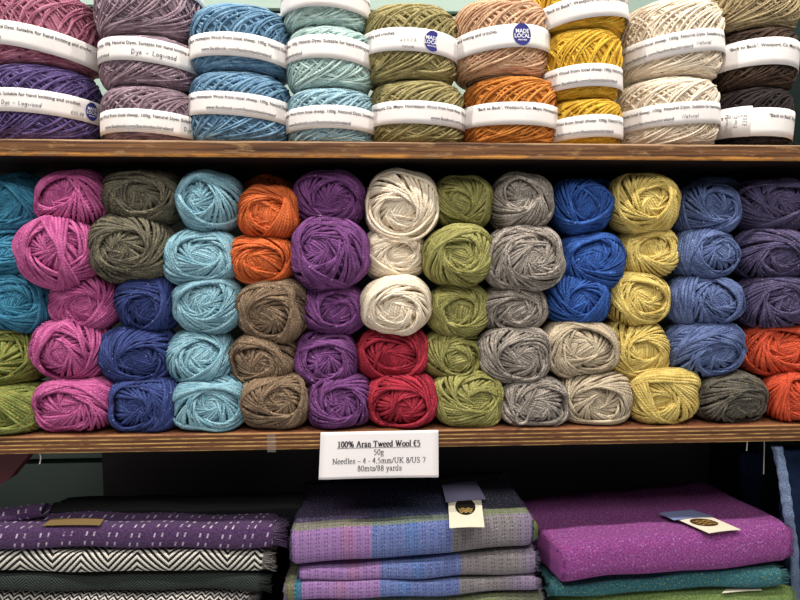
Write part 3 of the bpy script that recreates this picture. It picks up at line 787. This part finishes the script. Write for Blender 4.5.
def hanger(px, py0, py1, Y, lab, r=.0008):
    a = at(px, py0, Y); b = at(px, py1, Y)
    a[2] = -.2493
    zs = np.linspace(0, 1, 8)
    P = np.array([[a[0]+(b[0]-a[0])*t+.0006*sin(4*t), Y+.0008*sin(3*t), a[2]+(b[2]-a[2])*t] for t in zs])[None]
    g = Geo(); g.tubes(P, r, np.broadcast_to(np.array([0, -1., 0]), P.shape), 8)
    tag(g.build('price_hook', WH), lab, 'hook')


hanger(40, 456, 464, .004, 'short pale plastic hook under the plywood board near the left bracket')
hanger(747, 441, 450.5, .004, 'short pale plastic hook under the plywood board near right end', .0007)
hanger(764, 441, 474, .03, 'long thin pale hook hanging beside the blue scarf', .0007)


# ------------------------------------------------------------------ woven throws
def throw(name, L, R_, mat, depth=.27, seed=0, skew=0., endL=.006, endR=.006, sag=.0, rnd_=.48, frL=True, frR=True, nx=70):
    """L / R_ = (px, py_top, py_bottom, Yfront) of the folded front at its two ends"""
    rng = np.random.default_rng(seed)
    pL0, pL1 = at(L[0], L[1], L[3]+.006), at(L[0], L[2], L[3]); pR0, pR1 = at(R_[0], R_[1], R_[3]+.006), at(R_[0], R_[2], R_[3])
    us = np.linspace(0, 1, nx); V = []; U = []
    NP = 34
    w = rng.random(8)*6.28
    Wd = pR1[0]-pL1[0]
    for i, u in enumerate(us):
        zb = pL1[2]*(1-u)+pR1[2]*u; zt = pL0[2]*(1-u)+pR0[2]*u; yf = L[3]*(1-u)+R_[3]*u
        zt += .0011*sin(9*u+w[0])+.0008*sin(23*u+w[1]); zb += .0010*sin(9*u+w[0])+.0007*sin(19*u+w[2]); yf += .0016*sin(7*u+w[3])+.0010*sin(17*u+w[4])
        e = min(1, u*Wd/.010+.35, (1-u)*Wd/.010+.35); e = math.sqrt(max(0, 1-(1-e)**2))
        zm = (zt+zb)/2; h = (zt-zb)/2*e
        x = pL1[0]*(1-u)+pR1[0]*u
        prof = []
        rr = h*.75
        for k in range(NP):
            if k < 9: s = k/8; yy = yf+rr+(depth-rr)*(1-s); zz = -h
            elif k < 25: a = (k-8)/16*pi; yy = yf+rr-rr*sin(a)**.75; zz = -h*math.copysign(abs(cos(a))**.75, cos(a))
            else: s = (k-24)/9; yy = yf+rr+(depth-rr)*s; zz = h*(1+.02*sin(6*s+w[5]))+.0012*sin(8*s+5*u+w[6])*min(1, s*3)
            prof.append((yy, zm+zz))
        arcl = 0; 
        for k, (yy, zz) in enumerate(prof):
            if k: arcl += math.hypot(yy-prof[k-1][0], zz-prof[k-1][1])
            V.append((x+skew*(yy-yf)+.0008*rng.standard_normal()*(i in (0, nx-1)), yy, zz)); U.append((u*Wd, arcl-(depth-rr)))
    idx = np.arange(nx*NP).reshape(nx, NP); U = np.array(U)
    i0 = idx[:-1, :-1]; i1 = idx[1:, :-1]
    Q = np.stack([idx[:-1, :-1], idx[1:, :-1], idx[1:, 1:], idx[:-1, 1:]], -1).reshape(-1, 4)
    back = np.stack([idx[:-1, -1], idx[1:, -1], idx[1:, 0], idx[:-1, 0]], -1)
    ends = []
    for col, f in ((idx[0], 1), (idx[-1], -1)):
        for k in range(NP//2-1):
            q = [col[k], col[k+1], col[NP-2-k], col[NP-1-k]]; ends.append(q[::f])
    Q = np.concatenate([Q, back, ends])
    o = mesh_np(name, V, Q, mat, uv=U[Q.ravel()])
    # frayed ends
    V = np.array(V).reshape(nx, NP, 3)
    for end, on, ln in ((0, frL, endL), (nx-1, frR, endR)):
        if not on: continue
        g = Geo(); sg = -1 if end == 0 else 1; Ps = []
        for q in range(170):
            k = int(rng.integers(7, NP-4)); p = V[end, k]*(1-.0)+0; f = rng.random()
            p = V[end, k]*f+V[end, k+1]*(1-f)
            Ln = ln*rng.uniform(.5, 1.3); dz = rng.uniform(-.3, .25); dy = rng.uniform(-.3, .3)
            Ps.append([p+np.array([sg*(-.002+Ln*s), dy*Ln*s, dz*Ln*s*s]) for s in (0, .3, .65, 1)])
        Ps = np.array(Ps); g.tubes(Ps, np.array([[.0006, .0006, .0005, .0002]])*np.ones((len(Ps), 1)), np.broadcast_to(np.array([0, 0, 1.]), Ps.shape), 4, rng=rng)
        tag(g.build('frayed_edge', mat, parent=o), kind='stuff')
    return o


def weave_bump(t, u, v, s=.0022, extra=None, d=.0007):
    a = t.math('SINE', t.math('MULTIPLY', t.math('ADD', u, v), 2*pi/s)); b = t.math('SINE', t.math('MULTIPLY', t.math('SUBTRACT', u, v), 2*pi/s))
    h = t.math('ADD', t.math('MULTIPLY', a, b), 0.)
    n = t.noise(t.vec(u, v), 900, 2)
    t.bump(t.math('ADD', h, t.math('MULTIPLY', n, 1.5)), d, .8)
    t.b.inputs['Sheen Weight'].default_value = .04


def tweed(name, a, b, flecks, s=.0022):
    t = NT(name, .95); _, u, v, _ = t.coord(); uv = t.vec(u, v)
    c = t.mix(t.ramp(t.noise(uv, 300, 4, .75), .38, .62), lin(a), lin(b))
    for i, (f, amt) in enumerate(flecks):
        n = t.noise(t.vec(t.math('ADD', u, 3.1*i+1), v), 330+50*i, 1)
        c = t.mix(t.ramp(n, .655-amt, .70-amt), c, lin(f))
    tw = t.math('SINE', t.math('MULTIPLY', t.math('ADD', t.math('MULTIPLY', u, .9), v), 2*pi/.0052))
    c = t.mix(t.math('MULTIPLY', t.ramp(tw, .0, .7), .4), c, lin(b))
    t.base(c); weave_bump(t, u, v, s); return t.m


def herring(name, a, b, per, sp, edge=.1):
    """zigzag twill: per = column width, sp = stripe spacing"""
    t = NT(name, .95); _, u, v, _ = t.coord()
    w = t.math('ADD', u, t.math('MULTIPLY', t.math('SINE', t.math('MULTIPLY', u, 37.)), .0025))
    tri = t.math('PINGPONG', w, per)
    q = t.math('ADD', v, t.math('MULTIPLY', tri, 1.0))
    jag = t.math('MULTIPLY', t.math('SINE', t.math('MULTIPLY', u, 2*pi/.0021)), .14)
    s = t.math('ADD', t.math('SINE', t.math('MULTIPLY', q, 2*pi/sp)), jag)
    n = t.noise(t.vec(u, v), 700, 2)
    m = t.ramp(t.math('ADD', s, t.math('MULTIPLY', t.math('SUBTRACT', n, .5), .9)), -edge, edge)
    c = t.mix(m, lin(a), lin(b)); t.base(c)
    t.bump(t.math('ADD', s, n), .0010, .8); t.b.inputs['Sheen Weight'].default_value = .03
    return t.m


def dashed(name):
    t = NT(name, .95); _, u, v, _ = t.coord(); uv = t.vec(u, v)
    c = t.mix(t.ramp(t.noise(uv, 380, 3, .7), .35, .65), lin('#3a2148'), lin('#664a78'))
    c = t.mix(t.ramp(t.noise(uv, 600, 1), .66, .7), c, lin('#7a3a58'))
    P = .0285
    f = t.math('MODULO', t.math('ADD', t.math('ADD', u, 1.), t.math('MULTIPLY', v, -.25)), P)
    d1 = t.math('LESS_THAN', t.math('ABSOLUTE', t.math('SUBTRACT', f, .008)), .0011)
    d2 = t.math('LESS_THAN', t.math('ABSOLUTE', t.math('SUBTRACT', f, .0175)), .0011)
    fv = t.math('MODULO', t.math('ADD', v, 1.003), .0125)
    dv = t.math('LESS_THAN', t.math('ABSOLUTE', t.math('SUBTRACT', fv, .005)), .0028)
    m = t.math('MULTIPLY', t.math('MAXIMUM', d1, d2), dv)
    hue = t.mix(t.noise(uv, 90, 1), lin('#b9a8e0'), lin('#e8dcd0'))
    c = t.mix(t.math('MULTIPLY', m, t.ramp(t.noise(uv, 240, 2), .3, .5)), c, hue)
    t.base(c); weave_bump(t, u, v, .0026); return t.m


def plaid(name, off=0., stripe=False):
    t = NT(name, .95); _, u, v, _ = t.coord(); uv = t.vec(u, v)
    n = t.noise(t.vec(t.math('MULTIPLY', u, 90), t.math('MULTIPLY', v, 700)), 1, 3, .7)
    n2 = t.noise(uv, 500, 2)
    pur = t.mix(n, lin('#9064aa'), lin('#c096cc')); blu = t.mix(n, lin('#5068ac'), lin('#8696cc')); gry = t.mix(n, lin('#7c7474'), lin('#a49e9c'))
    rosy = t.math('MULTIPLY', t.math('LESS_THAN', t.math('ABSOLUTE', t.math('SUBTRACT', u, .072)), .008), .35)
    pur = t.mix(rosy, pur, lin('#c07a98'))
    bb = t.math('MULTIPLY', t.math('LESS_THAN', t.math('ABSOLUTE', t.math('SUBTRACT', u, .155)), .009), .4)
    blu = t.mix(bb, blu, lin('#4f86c8'))
    c = t.mix(t.math('GREATER_THAN', u, .103+off), pur, blu)
    c = t.mix(t.math('GREATER_THAN', u, .208+off), c, gry)
    gg = t.math('MULTIPLY', t.ramp(u, .285, .31), .5); c = t.mix(gg, c, lin('#9a7fb4'))
    if stripe:
        a = t.math('LESS_THAN', u, .022); c = t.mix(a, c, lin('#3f7f9c')); a = t.math('LESS_THAN', u, .013); c = t.mix(a, c, lin('#7a7a52'))
    else:
        a = t.math('GREATER_THAN', v, .060); b = t.math('LESS_THAN', v, .075)
        c = t.mix(t.math('MULTIPLY', t.math('MULTIPLY', a, b), .75), c, lin('#7c8a4a'))
        c = t.mix(t.math('MULTIPLY', t.math('GREATER_THAN', v, .075), .85), c, lin('#1a2342'))  # top past the stripe painted dark for the shelf's shadow
    # dotted warp columns
    du = t.math('SINE', t.math('MULTIPLY', u, 2*pi/.0105)); dv = t.math('SINE', t.math('MULTIPLY', v, 2*pi/.0052)); fu = t.math('SINE', t.math('MULTIPLY', u, 2*pi/.0035))
    dot = t.math('MULTIPLY', t.math('MULTIPLY', t.ramp(du, -.1, .5), t.ramp(dv, .1, .6)), t.ramp(fu, -.2, .5))
    c = t.mix(t.math('MULTIPLY', dot, .9), c, lin('#32285a'))
    c = t.mix(t.ramp(n2, .62, .68), c, lin('#c9c0dc'))
    t.base(c); weave_bump(t, u, v, .0030, d=.0009); return t.m


PL1 = plaid('plaid_weave'); PL2 = plaid('plaid_weave_shifted', .004); PL3 = plaid('plaid_weave_edge', .02, True)
DASH = dashed('purple_dashed_weave')
HB1 = herring('black_white_herringbone', '#1b1a1e', '#ded8cd', .037, .0088)
HB2 = herring('charcoal_herringbone', '#1d2222', '#3e4742', .014, .0040, .5)
HB3 = herring('black_white_houndstooth', '#18181c', '#d6d0c8', .006, .0062)
MAG = tweed('magenta_tweed', '#7a2c78', '#b056a4', [('#c98ac0', .02), ('#5a58a8', .02), ('#d8a8c0', -.02)])
TEA = tweed('teal_tweed', '#1f5560', '#3f8286', [('#a8b85a', .0), ('#4a6ab0', .02), ('#7ab0a8', .02)])
GRN = tweed('green_tweed', '#5f7a3a', '#8fa862', [('#b8c488', .02), ('#3f6a4a', .02)])
NIGHT = tweed('dark_navy_tweed', '#1a2036', '#2a3350', [('#3f4a70', .0)])
DPUR = tweed('dark_purple_tweed', '#2c1c3c', '#43305a', [('#5a4870', .0)])

G1, G2, G3 = 'throws folded in the left pile', 'plaid throws folded in the middle pile', 'tweed throws folded in the right pile'
a1 = throw('folded_throw', (-40, 527, 551, .004), (274, 525, 550, .008), DASH, seed=1, frL=False, endR=.016, depth=.045)
tag(a1, 'purple throw with rows of white dashes on top of the left pile', 'throw', G1)
a2 = throw('folded_throw', (-40, 551, 574, .006), (264, 550, 573, .008), HB1, seed=2, frL=False, endR=.014, depth=.13)
tag(a2, 'black and white herringbone throw under the purple dashed one', 'throw', G1)
a3 = throw('folded_throw', (-40, 574, 593, .010), (262, 573, 592, .012), HB2, seed=3, frL=False, endR=.012, depth=.13)
tag(a3, 'dark charcoal herringbone throw between two black and white ones', 'throw', G1)
a4 = throw('folded_throw', (-40, 595, 636, .008), (250, 594, 636, .010), HB3, seed=4, frL=False, endR=.012, depth=.13)
tag(a4, 'black and white small-patterned throw at the bottom of the left pile', 'throw', G1)

BLK = tweed('black_shaggy_wool', '#0c0b10', '#141219', [('#1c1a28', .0)])
a5 = throw('folded_throw', (44, 511, 526, .055), (303, 508, 525, .055), BLK, seed=5, endL=.010, endR=.012, depth=.055)
tag(a5, 'black shaggy throw lying behind the purple dashed throw', 'throw', G1)
b1 = throw('folded_throw', (291, 529, 570, -.006), (533, 513, 549, .002), PL1, seed=11, endL=.003, endR=.003, skew=-.02, depth=.16)
tag(b1, 'purple, blue and grey plaid throw on top of the middle pile, paper tag on it', 'throw', G2)
e1_ = throw('turned_lime_edge', (520, 515, 545, .010), (537.5, 521, 544, .016), tweed('lime_tweed', '#5e7a34', '#8f9c48', [('#b8b060', .02)]), seed=31, endL=.002, endR=.002, depth=.10, skew=-.03, nx=16)
e2_ = throw('turned_teal_edge', (520, 513.5, 541, .004), (534.5, 516, 548, .008), tweed('teal_edge_tweed', '#2f7084', '#4f98a4', [('#a0c0c8', .02)]), seed=32, endL=.002, endR=.002, depth=.10, skew=-.03, nx=16)
e1_.parent = b1; e2_.parent = b1
b2 = throw('folded_throw', (298, 570, 583, -.002), (537, 549, 577, .004), PL2, seed=12, endL=.003, endR=.006, depth=.16)
tag(b2, 'purple, blue and grey plaid throw, second from the top of the middle pile', 'throw', G2)
b3 = throw('folded_throw', (284, 583, 604, -.006), (538, 577, 592, .002), PL3, seed=13, endL=.003, endR=.006, depth=.16)
tag(b3, 'plaid throw with olive and teal stripes at its left end, middle pile', 'throw', G2)
b4 = throw('folded_throw', (284, 604, 638, -.002), (544, 592, 638, .002), PL1, seed=14, endL=.003, endR=.004, depth=.16)
tag(b4, 'plaid throw at the bottom of the middle pile, cut by the frame edge', 'throw', G2)

c1 = throw('folded_throw', (563, 547, 586, -.022), (792, 524, 567, .004), MAG, seed=21, endL=.003, endR=.006, skew=-.22, depth=.16)
tag(c1, 'magenta tweed throw with oval-marked paper tag on top of right pile', 'throw', G3)
c2 = throw('folded_throw', (552, 585, 598, -.006), (783, 566, 587, .004), TEA, seed=22, endL=.006, endR=.009, depth=.16)
tag(c2, 'teal tweed throw with yellow flecks under the magenta one', 'throw', G3)
c3 = throw('folded_throw', (560, 598, 638, -.004), (794, 587, 638, .002), GRN, seed=23, endL=.004, endR=.009, depth=.16)
tag(c3, 'light green tweed throw at the bottom of the right pile', 'throw', G3)


# paper tags of the throws: each lies on its throw and belongs to it
CARD = plain('cream_card', '#ded6c0', .7); CARDW = plain('lilac_paper', '#8a86a6', .7); OVAL = plain('dark_oval_ink', '#1c1713', .6); OVALB = plain('brown_oval_ink', '#4a2c18', .6)
GOLD = plain('gilt_ink', '#b89a58', .5)


def hit(px, py, z):
    d = fw + rt*(px-400)/F + up*(300-py)/F
    return CAM + d*(z/d[2])


def card(name, parent, quad, z, mat, th=.0006, lab=None, lift=(0, 0, 0, 0)):
    """quad: four pixels of a card lying at height z, lifted at its corners"""
    P = [hit(*q, z+l) for q, l in zip(quad, lift)]
    n = 6; V = []
    for e in (0, -th):
        for i in range(n+1):
            for j in range(n+1):
                u, v = i/n, j/n
                V.append((1-v)*((1-u)*P[0]+u*P[1])+v*((1-u)*P[3]+u*P[2])+np.array([0, 0, e+.0008*sin(pi*u)]))
    I = np.arange(2*(n+1)**2).reshape(2, n+1, n+1)
    Q = [(I[0, i, j], I[0, i+1, j], I[0, i+1, j+1], I[0, i, j+1])[::-1] for i in range(n) for j in range(n)]+[(I[1, i, j], I[1, i+1, j], I[1, i+1, j+1], I[1, i, j+1]) for i in range(n) for j in range(n)]
    for i in range(n):
        Q += [(I[0, i, 0], I[0, i+1, 0], I[1, i+1, 0], I[1, i, 0]), (I[0, i, n], I[1, i, n], I[1, i+1, n], I[0, i+1, n]), (I[0, 0, i], I[1, 0, i], I[1, 0, i+1], I[0, 0, i+1]), (I[0, n, i], I[0, n, i+1], I[1, n, i+1], I[1, n, i])]
    o = mesh_np(name, V, Q, mat, parent=parent, smooth=False)
    if lab: o['label'] = lab

    def uvp(u, v, e=.0005):
        return (1-v)*((1-u)*P[0]+u*P[1])+v*((1-u)*P[3]+u*P[2])+np.array([0, 0, e+.0008*sin(pi*u)])
    return o, uvp


def mark(parent, uvp, cu, cv, ru, rv, mats, rows):
    """oval printed mark with pale wavy lines in it"""
    V = [uvp(cu, cv)]+[uvp(cu+ru*cos(a), cv+rv*sin(a)) for a in np.linspace(0, 2*pi, 33)]
    T_ = [(0, i, i+1) for i in range(1, 33)]; MI = [0]*32; n = len(V)
    for q in rows:
        w = ru*.75*math.sqrt(max(0.1, 1-q*q))
        a = [(cu-w+2*w*i/12, cv+rv*q+rv*.08*sin(i*1.3)) for i in range(13)]
        for (x, y) in a: V += [uvp(x, y-rv*.05, .0008), uvp(x, y+rv*.05, .0008)]
        for i in range(12): T_ += [(n+2*i, n+2*i+2, n+2*i+3), (n+2*i, n+2*i+3, n+2*i+1)]; MI += [1, 1]
        n = len(V)
    mesh_np('oval_mark', V, None, mats, T=T_, mi=MI, smooth=False, parent=parent)


def topz(o, x, y):
    """height of a throw's upper side near x, y"""
    V = np.array([v.co for v in o.data.vertices]); d = np.abs(V[:, 0]-x)+np.abs(V[:, 1]-y); k = np.argsort(d)[:8]
    return V[k, 2].max()


def zfor(o, px, py):
    z = -.35
    for _ in range(6):
        p = hit(px, py, z); z = topz(o, p[0], p[1])
    return z


za = max(zfor(b1, 465, 524), zfor(b1, 466, 500))+.0025
tg, f = card('paper_tag', b1, [(448, 497), (481, 497), (484.5, 527), (449.5, 528)], za, CARD, lift=(.004, .004, 0, 0), lab='cream card with dark oval')
mark(tg, f, .5, .36, .30, .28, [OVAL, GOLD], (.5, .68, .3))
tg, f = card('paper_wrapper', b1, [(442, 485), (476, 481), (486, 499), (446, 502)], za+.005, CARDW, lift=(.003, .003, 0, 0), lab='lilac folded paper above the card')
V, T_ = text_mesh('HANDWOVEN', 1.); V = V/V[:, 0].max()
zc_ = zfor(c1, 705, 526)+.0025
tg, f = card('paper_tag', c1, [(677, 519), (712, 517), (741, 529.5), (709, 533)], zc_, CARD, lift=(.002, .002, .001, .001), lab='cream card with brown oval')
mark(tg, f, .45, .38, .34, .28, [OVALB, GOLD], (-.3, .1, .5))
tg, f = card('paper_wrapper', c1, [(659, 513), (693, 510), (713, 516), (674, 520)], zc_+.003, plain('blue_paper', '#7f86b0', .7), lift=(.002, .002, 0, 0), lab='blue folded paper above the card')
tg, f = card('paper_tag', c3, [(727, 588), (758, 586), (762, 590), (722, 593)], zfor(c3, 742, 590)+.002, CARD, lab='white card tag')
tg, f = card('paper_tag', a1, [(52, 518.5), (104, 519), (100, 525), (42, 525.5)], zfor(a1, 70, 522)+.0012, plain('kraft_card', '#7a6440', .7), lab='flat kraft card tag')
# rolled corner at the left end of the dashed throw
g = Geo(); Ps = []
pc = at(8, 523, .03)
n = 26
V = []; U = []
for i in range(n):
    u = i/(n-1); p = at(-30+76*u, 521-11*u, .03+.012*u); rr = .0115*(1-.25*u)
    for k in range(16):
        a = k/16*2*pi; V.append((p[0], p[1]+rr*cos(a)*1.3, p[2]+rr*sin(a))); U.append((u*.1, k/16*.07))
idx = np.arange(n*16).reshape(n, 16)
Q = np.stack([idx[:-1], idx[1:], np.roll(idx[1:], -1, 1), np.roll(idx[:-1], -1, 1)], -1).reshape(-1, 4)
Q = np.concatenate([Q, [[idx[-1, k], idx[-1, k+1], idx[-1, 14-k], idx[-1, 15-k]] for k in range(7)], [[idx[0, 15-k], idx[0, 14-k], idx[0, k+1], idx[0, k]] for k in range(7)]])
ro = mesh_np('turned_back_corner', V, Q, DASH, uv=np.array(U)[Q.ravel()], parent=a1)

# the hanging blue scarf at the right
BLU = NT('blue_boucle', .9); co, x, y, z = BLU.coord('Object')
BLU.base(BLU.mix(BLU.noise(co, 420, 2), lin('#1c3460'), lin('#a4b8da'))); BLU.bump(BLU.noise(co, 500, 2), .002, 1.); BLU = BLU.m
DBL = NT('deep_blue_knit', .9); co, x, y, z = DBL.coord('Object')
DBL.base(DBL.mix(DBL.noise(co, 120, 3), lin('#101c34'), lin('#22375e'))); DBL = DBL.m


def hang(name, pts, wd, th, mat, seed):
    """a limp strip of cloth hanging through pixel points (px, py) at depth Y"""
    P = np.array([at(px, py, Y) for px, py, Y in pts]); m = 60
    tt = np.linspace(0, 1, len(P)); ti = np.linspace(0, 1, m)
    C = np.stack([np.interp(ti, tt, P[:, k]) for k in range(3)], 1)
    V = []; K = 20
    for i, c in enumerate(C):
        for k in range(K):
            a = k/K*2*pi
            r = 1+.16*sin(3*a+ti[i]*9+seed)+.08*sin(i*1.1+seed)
            V.append((c[0]+wd*r*cos(a), c[1]+th*r*sin(a), c[2]))
    idx = np.arange(m*K).reshape(m, K)
    Q = np.stack([idx[:-1], idx[1:], np.roll(idx[1:], -1, 1), np.roll(idx[:-1], -1, 1)], -1).reshape(-1, 4)
    Q = np.concatenate([Q, [[e[k], e[k+1], e[K-2-k], e[K-1-k]] for e in (idx[0], idx[-1]) for k in range(K//2-1)]])
    return mesh_np(name, V, Q, mat)


tag(hang('hanging_scarf', [(777, 446, .012), (783, 480, .014), (789, 515, .016), (793, 545, .03), (795, 600, .05)], .0065, .005, BLU, 1), 'narrow textured blue scarf hanging at the far right beside the throws', 'scarf')
tag(hang('hanging_scarf', [(790, 448, .06), (791, 500, .06), (792, 560, .06), (793, 620, .06)], .015, .010, DBL, 2), 'broad deep blue scarf hanging in shade at the right edge', 'scarf')
tag(hang('hanging_scarf', [(752, 452, .19), (755, 490, .19), (757, 520, .19), (758, 560, .19)], .022, .010, DBL, 3), 'dim dark blue scarf hanging in the shade behind the magenta throw', 'scarf')

# ------------------------------------------------------------------ light
def spot(name, loc, target, power, size=.03, ang=95, col=(1, .95, .88)):
    l = bpy.data.lights.new(name, 'SPOT'); l.energy = power; l.shadow_soft_size = size; l.spot_size = radians(ang); l.spot_blend = .6; l.color = col
    o = bpy.data.objects.new(name, l); COL.objects.link(o); o.location = loc
    o.rotation_euler = (Vector(target)-Vector(loc)).to_track_quat('-Z', 'Y').to_euler()
    return o


spot('ceiling_spotlight', (-.93, -.45, 1.45), (-.1, 0, -.05), 84)
spot('ceiling_spotlight', (.22, -.47, 1.45), (.05, 0, -.05), 55)
spot('ceiling_spotlight', (1.10, -.47, 1.45), (.3, 0, -.05), 57)  # no known source; added to even out the light on the right
l = bpy.data.lights.new('front_fill_light', 'AREA'); l.shape = 'RECTANGLE'; l.size = 2.0; l.size_y = .6; l.energy = 27; l.color = (1, .97, .93)  # unseen soft light added to fill the fronts
o = bpy.data.objects.new('front_fill_light', l); COL.objects.link(o); o.location = (0, -1.45, 1.6)
o.rotation_euler = (Vector((0, 0, -.1))-Vector(o.location)).to_track_quat('-Z', 'Y').to_euler()
w = bpy.data.worlds.new('world'); SC.world = w; w.use_nodes = True
bg = w.node_tree.nodes['Background']; nn = w.node_tree.nodes; ll = w.node_tree.links
tc = nn.new('ShaderNodeTexCoord'); sp = nn.new('ShaderNodeSeparateXYZ'); ll.new(tc.outputs['Generated'], sp.inputs[0])
mr = nn.new('ShaderNodeMapRange'); ll.new(sp.outputs[2], mr.inputs[0])      # brighter from below, added as fill for the undersides; dimmer above
mr.inputs[1].default_value = -.15; mr.inputs[2].default_value = .15; mr.inputs[3].default_value = .62; mr.inputs[4].default_value = .14
ll.new(mr.outputs[0], bg.inputs[1]); bg.inputs[0].default_value = (1, .97, .94, 1)
